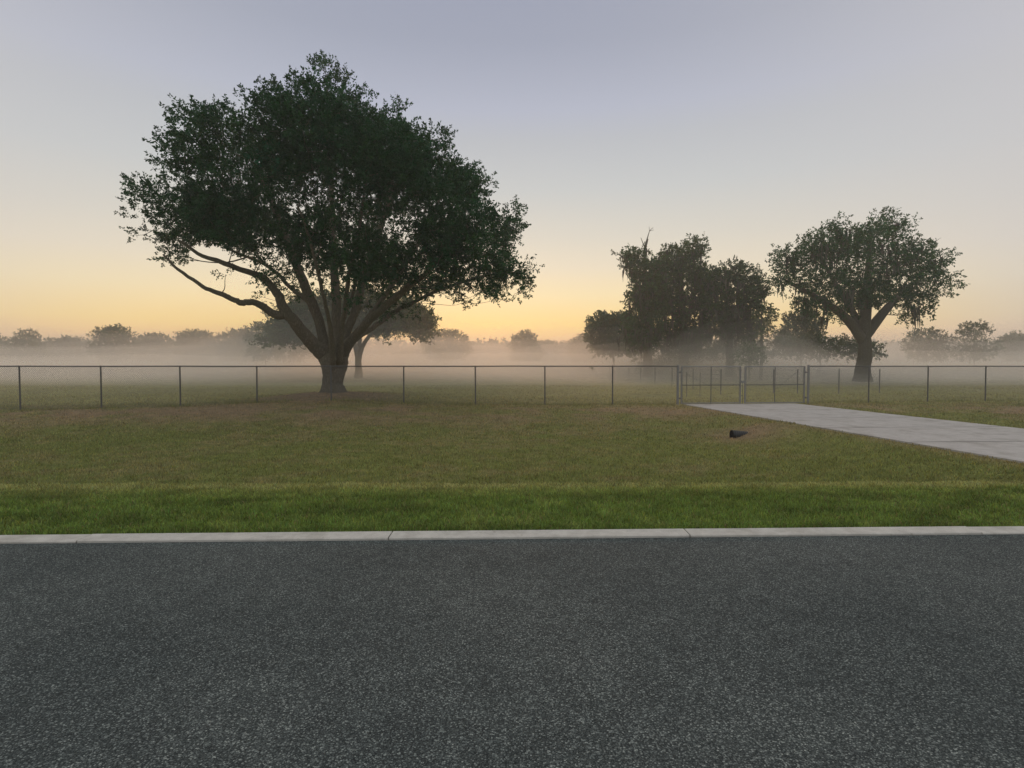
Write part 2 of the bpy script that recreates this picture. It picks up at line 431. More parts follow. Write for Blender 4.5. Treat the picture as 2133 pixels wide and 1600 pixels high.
# unmown tufts left under the fence wire
n = 9000; t_ = rng.uniform(-13, 40, n); x = FX0 + t_ * FC; y = FY0 + t_ * FS + rng.normal(size=n) * .10
k_ = ~on_drive(x, y) & ~((x > drive_left(y) - .1) & (x < drive_left(y) + DRIVE_W + .1)) & (fbm(x, y * 0, 1.1, 63) > .42); x, y = x[k_], y[k_]; n = len(x); z = zg(x, y) - .005
h_ = .05 + .16 * rng.random(n) ** 2 * (.5 + fbm(x, y, .8, 64)); a_ = rng.random(n) * 6.28; w_ = .007; l_ = h_ * .5 * rng.random(n)
V_ = np.stack([np.stack([x - w_ * np.cos(a_), y - w_ * np.sin(a_), z], 1), np.stack([x + w_ * np.cos(a_), y + w_ * np.sin(a_), z], 1), np.stack([x + l_ * np.sin(a_ * 3), y + l_ * np.cos(a_ * 3), z + h_], 1)], 1).reshape(-1, 3)
c_ = np.array([.25, .27, .10]) * (.6 + .8 * rng.random((n, 1))); G.add(V_, np.arange(n)[:, None] * 3 + [0, 1, 2], np.repeat(c_, 3, axis=0))
tag(G.build("grass", M_GRASS), kind="stuff")

# ------------------------------------------------------------------ trees
def inside(poly, P):
    x, y = P[:, 0], P[:, 1]; r = np.zeros(len(P), bool); j = len(poly) - 1
    for i in range(len(poly)):
        xi, yi = poly[i]; xj, yj = poly[j]
        c = ((yi > y) != (yj > y)) & (x < (xj - xi) * (y - yi) / (yj - yi + 1e-12) + xi)
        r ^= c; j = i
    return r
def edge_dist(poly, P):
    d = np.full(len(P), 1e9); Q = np.roll(poly, -1, axis=0)
    for a, b in zip(poly, Q):
        ab = b - a; t = np.clip(((P - a) @ ab) / (ab @ ab + 1e-12), 0, 1)
        d = np.minimum(d, np.linalg.norm(P - a - t[:, None] * ab, axis=1))
    return d
def unit(n):
    v = rng.normal(size=(n, 3)); return v / np.linalg.norm(v, axis=1)[:, None]

def canopy_centres(poly_px, D, depth, passes, keep=None, shell=.5, bough=None):
    """foliage masses spread through a rounded volume whose outline is the polygon; returns (centres, radii)"""
    P3 = np.array([at(px, py, D) for px, py in poly_px]); poly = P3[:, [0, 2]]
    lo, hi = poly.min(0), poly.max(0); maxd = None
    C, RR, Bg = [], [], []
    if bough is not None: passes = [(bough[1], bough[1] * .72, 99, 5000, bough[0] / bough[1]), (bough[1] * .6, bough[1] * .42, bough[1] * 1.2, 4000, bough[0] / bough[1])] + list(passes)
    for ip, (rc, dmin, dmax, tries, gap) in enumerate(passes):
        if bough is not None and ip == 2: Bg, BR = np.array(C), np.array(RR); C, RR = [], []
        cand = lo + (hi - lo) * rng.random((tries, 2)); cand = cand[inside(poly, cand)]
        ed = edge_dist(poly, cand)
        if maxd is None: maxd = ed.max()
        ok = (ed > dmin) & (ed < dmax); cand, ed = cand[ok], ed[ok]
        s = np.clip(ed / maxd, 0, 1); half = depth * np.sqrt(np.clip(1 - (1 - s) ** 2, 0, 1))
        t = np.sign(rng.random(len(cand)) - .5) * rng.random(len(cand)) ** shell
        c3 = np.stack([cand[:, 0], D + t * half, cand[:, 1]], 1)
        fl = np.stack([c3[:, 0] * D / c3[:, 1], EYE + (c3[:, 2] - EYE) * D / c3[:, 1]], 1)   # outline as seen from the road
        rr_ok = inside(poly, fl) & (edge_dist(poly, fl) > dmin * .9)
        for c in c3[rr_ok]:
            if keep is not None:
                kx_, kz_ = c[0] / c[1] * F + CX, 763 - (c[2] - EYE) / c[1] * F
                if rng.random() > keep(kx_, kz_): continue
            if len(Bg):
                dn = (c - Bg) / (BR[:, None] * np.array([1, 1, .72]))
                if np.sqrt((dn ** 2).sum(1)).min() > 1.0 and rng.random() > (.30 if rc < .3 else .08): continue
            if C:
                A = np.array(C); B = np.array(RR)
                if (np.linalg.norm(A - c, axis=1) < gap * .5 * (B + rc)).any(): continue
            C.append(c); RR.append(rc * (.8 + .45 * rng.random()))
    return np.array(C), np.array(RR)

def foliage(acc, C, RR, dens, leaf, per, centre, tint=(1, 1, 1), droop=0.0, flat=.72, spr=.38):
    """leafy twigs over each mass: dens twigs per square metre of its shell, per leaves on each twig"""
    C = np.asarray(C); tint = np.asarray(tint)
    cnt = np.maximum(4, (dens * RR ** 2 * 12.6).astype(int))
    idx = np.repeat(np.arange(len(C)), cnt); n = len(idx)
    u = unit(n); rad = RR[idx] * rng.random(n) ** .55
    S = C[idx] + u * rad[:, None] * np.array([1, 1, flat])
    out = C[idx] - centre; out /= np.linalg.norm(out, axis=1)[:, None] + 1e-6
    ax = u * .9 + out * .7 + unit(n) * .5 + np.array([0, 0, .25 - droop]); ax /= np.linalg.norm(ax, axis=1)[:, None]
    L = spr * (.6 + .8 * rng.random(n))
    ct = (.72 + .5 * rng.random(len(C)))[idx] * (.75 + .5 * rng.random(n))      # leaf tone differs from spray to spray
    hue = (rng.normal(size=len(C)) * .08)[idx] + rng.normal(size=n) * .06
    k = np.repeat(np.arange(n), per); m = len(k)
    t = rng.random(m)
    B = S[k] + ax[k] * (t * L[k])[:, None] + unit(m) * (L[k] * .30 * (1.1 - t))[:, None]
    d = ax[k] * .6 + unit(m) * .9; d[:, 2] -= droop * .6; d /= np.linalg.norm(d, axis=1)[:, None]
    s = np.cross(d, unit(m)); s /= np.linalg.norm(s, axis=1)[:, None] + 1e-6
    ll = leaf * (.65 + .7 * rng.random(m)); lw = ll * (.42 + .2 * rng.random(m))
    V = np.stack([B, B + d * (ll * .45)[:, None] + s * (lw * .5)[:, None], B + d * ll[:, None], B + d * (ll * .45)[:, None] - s * (lw * .5)[:, None]], 1).reshape(-1, 3)
    jit = (ct[k] * (.8 + .4 * rng.random(m)))[:, None]
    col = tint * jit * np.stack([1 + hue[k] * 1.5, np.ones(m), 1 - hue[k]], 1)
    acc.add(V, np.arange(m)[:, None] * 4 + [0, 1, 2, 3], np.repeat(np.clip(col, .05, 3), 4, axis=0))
    return m

def branch_net(acc, nodes, rads, C, r0, rend=.012, mat=1, seg=5, order_from=None, sag=.12):
    """grow a branch from the nearest limb to every foliage mass"""
    nodes = list(nodes); rads = list(rads); src = np.asarray(order_from)
    for i in np.argsort(np.linalg.norm(C - src, axis=1)):
        c = C[i]; A = np.array(nodes); v = c - A; d = np.linalg.norm(v, axis=1)
        cost = d * (1.0 + .9 * (v[:, 2] < -.1 * d)) + 1.2 * np.maximum(0, np.linalg.norm(A - src, axis=1) - np.linalg.norm(c - src))
        j = int(np.argmin(cost)); a = A[j]; L = d[j]
        if L < .15: continue
        mid = a * .55 + c * .45 + unit(1)[0] * L * .10 + np.array([0, 0, -sag * L * .6])
        q = a * .25 + c * .75 + unit(1)[0] * L * .07 + np.array([0, 0, -sag * L * .2])
        ra = min(rads[j] * .62, r0 * (.35 + .22 * L)); ra = max(ra, rend * 1.3)
        P, Rr = smooth_path([a, mid, q, c], [ra, ra * .75, ra * .55, rend], 3)
        tube(acc, P, Rr, seg, cap=False, mat=mat)
        for s_ in range(2, len(P)): nodes.append(P[s_]); rads.append(Rr[s_])

def pxpath(pts, D, bark_mpp=None):
    """[(px, py, width_px, depth offset)] -> points and radii"""
    P, Rr = [], []
    for px, py, w, dd in pts:
        P.append(at(px, py, D + dd)); Rr.append(w / F * (D + dd) / 2)
    return np.array(P), np.array(Rr)

# ---- the big live oak
def live_oak():
    D = TY
    base = at(693, 818, D)
    t = thing("live_oak", tuple(base), "huge spreading live oak with dark green crown standing just behind the fence", "tree")
    b = base
    ac = Acc()
    P, Rr = pxpath([(693, 832, 84, 0), (693, 822, 66, 0), (693, 814, 52, 0), (692, 800, 41, 0), (694, 784, 42, 0), (695, 771, 49, 0), (696, 760, 54, 0), (697, 750, 54, 0), (698, 740, 42, 0), (699, 730, 14, 0)], D)
    P, Rr = smooth_path(P, Rr, 5)
    n = len(P); lob = [(5, .16 * max(0, 1 - i / (n * .33)) + .035, .8 + i * .02) for i in range(n)]
    tube(ac, P, Rr, 28, wob=.018, lobes=lob)
    ac.build("trunk", M_BARK, t, smooth=True, loc=b)
    limbs = [
        [(676, 738, 42, 0), (655, 722, 34, -.3), (630, 692, 29, -.8), (610, 668, 27, -1.2), (592, 647, 25, -1.4), (580, 618, 20, -1.6), (562, 593, 17, -1.9), (535, 572, 15, -2.2), (500, 558, 13, -2.6), (466, 548, 12, -3.0), (420, 530, 9, -3.3), (370, 500, 6, -3.6)],
        [(597, 655, 20, -1.3), (573, 656, 17, -1.6), (545, 640, 15, -2.0), (520, 631, 13, -2.4), (496, 632, 12.5, -2.7), (478, 624, 11, -2.9), (455, 610, 10, -3.1), (420, 596, 8, -3.4), (370, 560, 6, -3.7), (340, 530, 4, -3.9)],
        [(680, 732, 40, .2), (670, 700, 34, .3), (662, 660, 32, .4), (645, 620, 30, .3), (625, 570, 25, .1), (605, 520, 20, -.2), (585, 470, 15, -.5), (560, 410, 10, -.9), (530, 340, 6, -1.4)],
        [(684, 730, 30, 1.2), (676, 690, 26, 1.8), (655, 640, 22, 2.3), (610, 600, 17, 3.0), (575, 565, 14, 3.6), (530, 540, 11, 4.2), (480, 520, 8, 4.8), (430, 470, 5, 5.2)],
        [(697, 728, 38, 0), (698, 690, 33, .1), (700, 640, 30, .2), (698, 580, 25, .3), (692, 510, 20, .5), (690, 440, 15, .6), (688, 350, 10, .6), (684, 240, 6, .5), (682, 160, 3, .3)],
        [(706, 728, 30, -.9), (712, 690, 25, -1.5), (722, 640, 21, -2.3), (728, 580, 18, -3.0), (740, 520, 14, -3.7), (752, 450, 10, -4.4), (765, 370, 6, -5.0)],
        [(712, 728, 34, .4), (726, 690, 30, .6), (742, 650, 27, .8), (752, 600, 24, 1.0), (770, 545, 20, 1.2), (792, 480, 15, 1.4), (812, 410, 10, 1.6), (825, 320, 6, 1.7)],
        [(716, 730, 36, -.4), (738, 706, 31, -.8), (768, 672, 26, -1.3), (800, 642, 22, -1.8), (840, 608, 18, -2.3), (885, 570, 14, -2.8), (930, 520, 10, -3.2), (975, 470, 6, -3.5)],
        [(720, 732, 32, .6), (746, 706, 28, 1.2), (778, 684, 23, 1.9), (815, 658, 19, 2.5), (862, 632, 15, 3.0), (915, 605, 12, 3.4), (975, 585, 9, 3.7), (1040, 570, 6, 3.9), (1080, 570, 3, 4.0)],
        [(718, 722, 24, .1), (748, 680, 20, .2), (790, 628, 17, .2), (830, 570, 14, .2), (872, 500, 11, .1), (910, 430, 8, 0), (940, 360, 5, 0)],
        [(704, 726, 24, 2.0), (716, 670, 20, 3.0), (738, 600, 16, 4.2), (760, 520, 12, 5.2), (790, 430, 8, 6.0)],
        [(690, 726, 24, -1.6), (684, 670, 20, -2.6), (668, 600, 16, -3.8), (650, 520, 12, -4.8), (620, 430, 8, -5.6)],
    ]
    nodes, rads = [], []
    for il, L in enumerate(limbs):
        if il == 0: L = [(x_, y_, w_ * .88, d_) for x_, y_, w_, d_ in L]
        elif il > 1: L = [(x_, y_, w_ * (.86 if i_ == 0 else .52 + .055 * i_) * (.72 if abs(L[2][3]) > 1.7 else 1), d_) for i_, (x_, y_, w_, d_) in enumerate(L)]
        if il != 1: L = [((L[0][0] + 2 * 696) / 3, 766, L[0][2] * .85, L[0][3] * .3), (L[0][0] * .7 + 696 * .3, 750, L[0][2] * .95, L[0][3] * .7)] + L
        P, Rr = pxpath(L, D); P, Rr = smooth_path(P, Rr, 5)
        wobv = np.cumsum(rng.normal(size=P.shape) * .016, axis=0); wobv -= np.linspace(0, 1, len(P))[:, None] * wobv[-1]; wobv[:5] = 0
        P = P + wobv
        a2 = Acc(); tube(a2, P, Rr, 12, wob=.02, cap=False)
        a2.build("limb", M_BARK, t, smooth=True, loc=b)
        nodes += list(P[8::2]); rads += list(Rr[8::2])
    poly = [(683, 112), (700, 128), (722, 148), (735, 178), (755, 188), (790, 208), (815, 218), (838, 203), (850, 226), (846, 256), (868, 270), (900, 264), (938, 276), (948, 304), (944, 326), (972, 330), (1000, 350), (1026, 352), (1022, 384), (1004, 412), (1036, 420), (1058, 400), (1084, 424), (1090, 456), (1094, 480), (1080, 504), (1062, 524), (1086, 542), (1116, 538), (1112, 566), (1104, 590), (1108, 610), (1082, 628), (1058, 606), (1024, 634), (1000, 630), (984, 604), (962, 640), (938, 634), (910, 608), (888, 638), (850, 640), (800, 640), (770, 628), (740, 600), (700, 580), (650, 580), (625, 600), (598, 622), (572, 600), (545, 606), (530, 562), (500, 536), (466, 520), (430, 520), (380, 556), (330, 572), (292, 548), (262, 500), (258, 440), (285, 370), (320, 310), (370, 250), (420, 205), (466, 188), (490, 194), (535, 205), (545, 175), (570, 162), (600, 164), (632, 172), (638, 134), (660, 122)]
    def keep(x, y):
        if y > 585 and 640 < x < 760: return .35
        if 440 < y < 640 and 540 < x < 900: return .62
        if y > 600 and x < 640: return .5
        return 1.0
    C, RR = canopy_centres(poly, D, 7.6, [(.62, .5, 99, 16000, 1.0), (.42, .36, 1.6, 9000, .98), (.26, .2, .6, 9000, .95)], keep, .28, (3.25, 1.68))
    low = [((600, 560), .5, -1.2), ((560, 592), .45, 1.5), ((545, 618), .35, 1.5), ((575, 580), .5, 2.5), ((610, 610), .45, 2.0), ((640, 600), .5, 2.6), ((470, 572), .22, -2.8), ((600, 610), .4, .5), ((755, 640), .4, 1.5), ((800, 650), .5, 2.0), ((830, 640), .5, 2.4), ((720, 650), .35, 3.0), ((700, 610), .5, 3.0), ((680, 600), .5, -3), ((735, 620), .5, -3.2), ((860, 650), .4, 3.0), ((1106, 552), .38, 0), ((1098, 592), .40, .8), ((1086, 612), .35, -.6), ((1086, 458), .38, 0), ((1068, 424), .38, .5), ((1014, 374), .4, -.5), ((684, 126), .34, 0), ((668, 140), .3, .4), ((838, 216), .34, .3), ((560, 172), .4, 0), ((1040, 622), .35, .6), ((968, 630), .35, .8), ((890, 632), .35, 1.0)]
    C = np.vstack([C] + [at(p[0], p[1], D + dd)[None] for p, r_, dd in low]); RR = np.concatenate([RR, [r_ for _, r_, _ in low]])
    cen = at(690, 470, D)
    ac = Acc()
    nl = foliage(ac, C, RR, 4.7, .098, 25, cen, spr=.34)
    branch_net(ac, nodes, rads, C, .045, .010, order_from=at(697, 720, D))
    ac.build("crown", [M_OAK, M_BARK], t, loc=b)
    print('oak masses', len(C), 'leaves', nl)
live_oak()

def tree(name, label, cat, group, poly, D, base_px, depth, passes, dens, leaf, per, trunk=None, tint=(1, 1, 1), moss=0, droop=0.0, spr=.5, keep=None, mat=None, tw=None, fork=True, bare=None, masses=None, flat=.75, bough=None):
    mat = mat or M_OAKF
    bx, by = base_px
    gb = at(bx, 763, D); gz = float(zg(gb[0], gb[1])); base = np.array([gb[0], gb[1], gz - .05])
    t = thing(name, tuple(base), label, cat, group)
    passes = [(a_, b_, c_, d_, g_ * 1.12) for a_, b_, c_, d_, g_ in passes]; dens = dens * .38
    r0_ = passes[0][0]; bough = (2.05 * r0_, 1.3 * r0_) if bough is None else bough; passes[0] = (r0_ * .7, passes[0][1] * .7, 99, passes[0][3] * 2, passes[0][4])
    C, RR = canopy_centres(poly, D, depth, passes, keep, .4, bough)
    if masses:
        C = np.vstack([C] + [at(px, py, D + dd)[None] for px, py, r_, dd in masses]); RR = np.concatenate([RR, [m_[2] for m_ in masses]])
    cen = C.mean(0); top = C[:, 2].max(); low = np.percentile(C[:, 2], 12)
    tw = tw or .035 * (top - gz)
    ac = Acc(); nodes, rads = [], []
    if trunk is None:
        fz = max(gz + 1.0, low - .05 * (top - low))
        P = [base, base + (np.array([cen[0], cen[1], fz]) - base) * .5 + rng.normal(size=3) * .15 * [1, 1, 0], [cen[0] * .5 + base[0] * .5, cen[1], fz], [cen[0], cen[1], fz + .55 * (top - fz)], [cen[0] + .3, cen[1], fz + .85 * (top - fz)]]
        P = [np.array(p_, float) for p_ in P]
        paths = [(np.array(P), np.array([tw * .62, tw * .5, tw * .42, tw * .22, tw * .06]))]
        for k in range(4):
            q = C[rng.integers(len(C))]
            paths.append((np.array([P[1] * .3 + P[2] * .7, P[2] * .4 + q * .6 + [0, 0, .2], q]), np.array([tw * .3, tw * .18, tw * .05])))
    else:
        paths = [pxpath(L, D) for L in trunk]
    for P, Rr in paths:
        P, Rr = smooth_path(P, Rr, 4); tube(ac, P, Rr, 9, wob=.03)
        nodes += list(P[3:]); rads += list(Rr[3:])
    ac.build("trunk", M_BARKF, t, smooth=True, loc=base)
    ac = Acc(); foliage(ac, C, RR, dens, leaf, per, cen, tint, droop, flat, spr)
    branch_net(ac, nodes, rads, C, .05, .014, order_from=np.array(nodes).mean(0) - [0, 0, 1], seg=4)
    if bare is not None:
        for L in bare:
            P, Rr = pxpath(L, D); P, Rr = smooth_path(P, Rr, 3); tube(ac, P, Rr, 5, cap=False, mat=1)
    print(name, cat, 'masses', len(C), 'verts', ac.n); ac.build("crown", [mat, M_BARKF], t, loc=base)
    if moss:
        am = Acc()
        w = C[:, 2]; sel = rng.integers(0, len(C), moss)
        for i in sel:
            st = C[i] + unit(1)[0] * RR[i] * np.array([.9, .9, .3]) - [0, 0, RR[i] * .35]
            for s_ in range(rng.integers(4, 9)):
                L = rng.uniform(.5, 1.9) * (.7 + .3 * RR[i]); o = st + rng.normal(size=3) * [.22, .22, .1]
                m_ = 6; zz = np.linspace(0, 1, m_); wv = .075 * (1 - zz ** 1.5) * rng.uniform(.6, 1.5) + .012
                sw = np.cumsum(rng.normal(size=(m_, 2)) * .04, axis=0)
                an = rng.random() * np.pi; hx, hy = np.cos(an), np.sin(an)
                cxy = np.stack([o[0] + sw[:, 0], o[1] + sw[:, 1], o[2] - zz * L], 1)
                Lf = cxy - np.stack([hx * wv, hy * wv, 0 * wv], 1); Rt = cxy + np.stack([hx * wv, hy * wv, 0 * wv], 1)
                V = np.vstack([Lf, Rt]); J = np.arange(m_ - 1)
                am.add(V, np.stack([J, J + 1, J + 1 + m_, J + m_], 1), np.full(3, rng.uniform(.7, 1.25)))
        tag(am.build("hanging_moss", M_MOSS, t, loc=base), kind="stuff")
    return t

# ---- the second oak, behind the big one
tree("oak_tree", "oak half hidden behind the huge live oak, its grey trunk standing in the mist", "tree", None,
     [(530, 712), (545, 672), (572, 645), (600, 624), (640, 612), (700, 604), (780, 604), (850, 618), (892, 644), (912, 668), (914, 690), (896, 712), (868, 714), (845, 702), (822, 716), (796, 706), (770, 694), (740, 704), (700, 712), (660, 722), (600, 726), (560, 722)],
     58, (747, 785), 6.5, [(1.3, 1.0, 99, 2500, .8), (.8, .5, 2.2, 2500, .8), (.5, .3, 1.0, 2500, .85)], 3.2, .22, 16,
     trunk=[[(747, 788, 20, 0), (747, 770, 14, 0), (746, 752, 13, 0), (746, 740, 15, 0), (738, 715, 9, 0), (724, 690, 7, .5), (690, 660, 4, 1)],
            [(747, 744, 12, 0), (757, 718, 9, -.4), (775, 694, 7, -1), (810, 665, 5, -2), (850, 645, 3, -2.5)], [(747, 742, 10, 0), (750, 700, 8, 1), (756, 650, 5, 2)]], spr=.55)

# ---- the grove on the right, trees hung with moss
P3 = [(1.2, .9, 99, 2200, .82), (.75, .45, 2.0, 2500, .82), (.42, .25, .9, 2500, .85)]
tree("mossy_oak", "moss draped oak with a bare dead snag sticking out of its top", "tree", "trees of the misty grove",
     [(1284, 530), (1302, 526), (1318, 514), (1334, 516), (1342, 540), (1362, 540), (1385, 548), (1392, 600), (1386, 690), (1350, 735), (1312, 728), (1296, 690), (1302, 640), (1312, 600), (1310, 575), (1298, 556)],
     63, (1352, 780), 3.6, P3, 2.7, .22, 15, trunk=[[(1350, 785, 22, 0), (1350, 740, 17, 0), (1352, 690, 14, 0), (1350, 620, 11, 0), (1344, 560, 7, 0), (1343, 525, 6, 0), (1349, 498, 3.5, 0)], [(1350, 640, 8, 0), (1325, 590, 6, -.5), (1305, 545, 4, -.6), (1290, 530, 2.5, -.6)], [(1351, 660, 8, 0), (1375, 610, 6, 1), (1382, 570, 3, 1.4)]],
     moss=95, tint=(.92, 1.12, .85), bare=[[(1346, 505, 3, 0), (1351, 488, 1.8, 0), (1354, 480, 1.2, 0), (1361, 474, .8, 0)], [(1353, 482, 1.0, 0), (1352, 472, .7, 0)], [(1343, 515, 3, 0), (1338, 503, 1.5, 0), (1335, 495, 1, 0)], [(1354, 481, 1, 0), (1362, 479, .6, 0)]],
     masses=[(1343, 520, .45, 0), (1346, 535, .6, 0), (1288, 528, .4, -.5), (1340, 552, .7, 0)])
tree("mossy_oak", "tallest moss hung oak mid grove with loose twigs at its top", "tree", "trees of the misty grove",
     [(1362, 556), (1372, 522), (1392, 508), (1416, 502), (1432, 506), (1436, 492), (1452, 490), (1470, 500), (1473, 522), (1466, 546), (1490, 560), (1500, 590), (1494, 640), (1478, 700), (1440, 736), (1396, 726), (1372, 690), (1360, 620)],
     66, (1425, 782), 4.2, P3, 2.8, .22, 15, trunk=[[(1425, 786, 26, 0), (1425, 740, 20, 0), (1424, 690, 17, 0), (1420, 620, 12, 0), (1415, 560, 7, 0), (1410, 520, 3, 0)], [(1424, 680, 11, 0), (1445, 620, 8, -.5), (1458, 560, 5, -1), (1462, 515, 2, -1)], [(1424, 690, 10, 0), (1398, 640, 7, .8), (1384, 580, 4, 1.2)]],
     moss=120, keep=lambda x, y: .45 if (y < 530 and x > 1432) else 1.0, tint=(.95, 1.2, .85))
tree("mossy_oak", "broad dark moss hung oak at the right end of the grove", "tree", "trees of the misty grove",
     [(1450, 584), (1470, 562), (1486, 566), (1506, 550), (1528, 538), (1544, 548), (1560, 552), (1586, 572), (1604, 592), (1600, 612), (1580, 630), (1572, 650), (1584, 680), (1562, 708), (1530, 722), (1496, 712), (1470, 690), (1450, 640)],
     61, (1520, 780), 3.8, P3, 3.0, .21, 15, trunk=[[(1520, 785, 20, 0), (1520, 735, 15, 0), (1518, 680, 13, 0), (1514, 620, 9, 0), (1520, 570, 4, 0)], [(1519, 690, 9, 0), (1545, 640, 7, -.6), (1565, 590, 4, -1)], [(1519, 680, 9, 0), (1492, 630, 6, .6), (1480, 580, 3, .9)]],
     moss=110, tint=(.78, .95, .75))
tree("grove_tree", "pale feathery tree drooping below the right end of the dark grove", "tree", "trees of the misty grove",
     [(1560, 640), (1580, 626), (1604, 632), (1616, 650), (1610, 676), (1602, 700), (1578, 712), (1562, 700)],
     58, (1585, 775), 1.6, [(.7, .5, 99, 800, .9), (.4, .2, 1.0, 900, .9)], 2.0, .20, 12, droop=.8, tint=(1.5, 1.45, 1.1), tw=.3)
tree("grove_tree", "rounded hazy tree at the left end of the mossy grove", "tree", "trees of the misty grove",
     [(1222, 668), (1232, 654), (1250, 648), (1268, 650), (1286, 650), (1306, 644), (1326, 660), (1334, 700), (1322, 740), (1240, 742), (1222, 710)],
     82, (1275, 775), 4.5, [(1.4, 1.0, 99, 1200, .8), (.8, .5, 2.0, 1500, .82), (.5, .3, 1.0, 1500, .85)], 2.6, .28, 14)
tree("grove_tree", "low leafy tree filling the gap beneath the mossy oaks", "tree", "trees of the misty grove",
     [(1300, 690), (1340, 680), (1400, 690), (1450, 700), (1500, 705), (1560, 700), (1600, 716), (1600, 745), (1480, 750), (1412, 760), (1402, 784), (1332, 784), (1322, 752), (1300, 750)],
     72, (1450, 778), 3.0, [(1.2, .8, 99, 1200, .85), (.7, .35, 2, 1200, .85)], 2.4, .26, 12, tint=(1.05, 1.1, .9))
tree("grove_tree", "bushy sapling in pale mist between the mossy oak trunks", "tree", "trees of the misty grove",
     [(1540, 722), (1570, 712), (1588, 728), (1584, 762), (1548, 764), (1530, 748)],
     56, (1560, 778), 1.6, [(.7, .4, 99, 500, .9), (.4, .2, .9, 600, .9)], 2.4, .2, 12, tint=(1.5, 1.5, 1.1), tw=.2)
# ---- trees by the right edge of the photograph
tree("live_oak", "wide oak cut by the right edge, its leafy branch reaching towards the grove", "tree", None,
     [(1602, 548), (1616, 520), (1640, 500), (1666, 492), (1690, 486), (1712, 458), (1748, 452), (1764, 474), (1800, 470), (1822, 430), (1868, 426), (1896, 452), (1912, 500), (1952, 506), (1990, 552), (1986, 610), (1944, 636), (1930, 680), (1886, 684), (1860, 650), (1810, 640), (1770, 668), (1726, 676), (1690, 656), (1660, 652), (1640, 628), (1650, 612), (1624, 612), (1606, 590)],
     47, (1800, 790), 5.5, [(1.1, .8, 99, 2500, .86), (.7, .4, 1.8, 2500, .86), (.4, .22, .8, 2500, .88)], 3.2, .17, 16, mat=M_OAK, tint=(1.15, 1.1, 1),
     trunk=[[(1796, 795, 40, 0), (1797, 770, 29, 0), (1802, 730, 26, 0), (1800, 690, 24, 0), (1805, 620, 20, 0), (1810, 540, 10, 0), (1815, 480, 4, 0)], [(1800, 712, 22, 0), (1760, 660, 17, -.5), (1710, 625, 12, -1), (1666, 600, 8, -1.2), (1630, 580, 4, -1.3)], [(1802, 700, 22, 0), (1850, 640, 16, 1), (1900, 590, 8, 2)], [(1800, 690, 16, 0), (1740, 590, 10, 1.5), (1700, 520, 5, 2)]],
     moss=50)
tree("round_tree", "rounded bluish tree at the right edge, beneath the overhanging oak branch", "tree", None,
     [(1612, 706), (1622, 676), (1638, 658), (1660, 646), (1692, 648), (1716, 668), (1720, 710), (1690, 738), (1640, 736)],
     76, (1672, 775), 3.4, [(1.2, .8, 99, 900, .82), (.7, .35, 1.6, 1200, .82), (.45, .2, .8, 1000, .85)], 2.8, .25, 14, tint=(.85, .95, 1.15))
tree("bush", "dark low thicket beside the right edge, below the rounded bluish tree", "bush", None,
     [(1596, 722), (1612, 704), (1640, 696), (1700, 700), (1790, 704), (1840, 720), (1840, 748), (1600, 750)],
     70, (1700, 778), 2.2, [(1.0, .6, 99, 1200, .85), (.6, .25, 1.2, 1200, .85)], 2.6, .24, 12, tint=(.9, .95, .9), tw=.25)

# ---- the far tree line, each crown its own tree
TL = "trees of the far tree line"
def far_tree(label, cx, top, w, D, bot=752, shape=0, tint=(1, 1, 1), holes=1.0, leaf=None, group=TL):
    h = bot - top; r = rng
    n = 12; A = np.linspace(np.pi, 0, n)
    if shape == 0: pts = [(cx + w / 2 * np.cos(a) * (.9 + .2 * r.random()), top + h * .62 - h * .62 * np.sin(a) ** .8 * (.88 + .14 * r.random())) for a in A]
    elif shape == 1: pts = [(cx + w / 2 * np.cos(a) * (.75 + .4 * r.random()), top + h * .8 - h * .8 * np.sin(a) ** 1.6 * (.82 + .2 * r.random())) for a in A]
    else: pts = [(cx + w / 2 * np.cos(a), top + h * .5 - h * .5 * np.sin(a) ** .5 * (.75 + .3 * r.random())) for a in A]
    pts += [(cx + w * .46, bot - h * .15), (cx + w * .25, bot), (cx - w * .25, bot), (cx - w * .46, bot - h * .15)]
    mpp = D / F; s = max(.6, w * mpp / 12)
    lf = leaf or .0026 * D
    tree("tree_line_tree", label, "tree", group, pts, D, (cx, 770), w * mpp * .42,
         [(1.5 * s, 1.1 * s, 99, 900, .82), (.9 * s, .5 * s, 2.4 * s, 900, .82), (.55 * s, .3 * s, 1.1 * s, 900, .85)],
         1.5 * holes / s ** .8, lf, 12, tint=tint, tw=max(.25, .03 * h * mpp), spr=.0055 * D)
far_tree("rounded tree of the far tree line beside the right end of the second oak's crown", 932, 685, 100, 112)
far_tree("low slanting far tree just right of the rounded one beside the second oak", 972, 714, 58, 150)
far_tree("small wispy tree poking alone from the middle of the far tree line", 1026, 711, 30, 160, holes=.6)
far_tree("tallest pointed tree of the far tree line, between oak and grove", 1094, 681, 76, 118, shape=1)
far_tree("shoulder of a low tree right of the tallest pointed far tree", 1138, 711, 48, 142)
far_tree("low flat topped tree of the far tree line near the grove", 1180, 717, 60, 150, shape=2)
far_tree("loose see-through tree between the far tree line and the grove's left end", 1216, 699, 62, 128, holes=.45)
far_tree("low tree in the far tree line beneath the glowing gap, left of the tallest one", 1056, 722, 56, 155, shape=2)
far_tree("low tree under the small glowing gap beneath the second oak's branches", 862, 728, 70, 150, shape=2)
far_tree("thin see-through tree at the left edge with glowing sky between its leaves", 484, 688, 76, 120, holes=.42, bot=748)
far_tree("taller leafy tree stepping up from the left edge towards the second oak", 552, 668, 84, 92, holes=.8, bot=750)
far_tree("small tree poking above the see-through tree at the left edge", 514, 680, 44, 118, holes=.6)
far_tree("dim tree directly behind the big oak's left limb", 612, 652, 110, 98, bot=752)
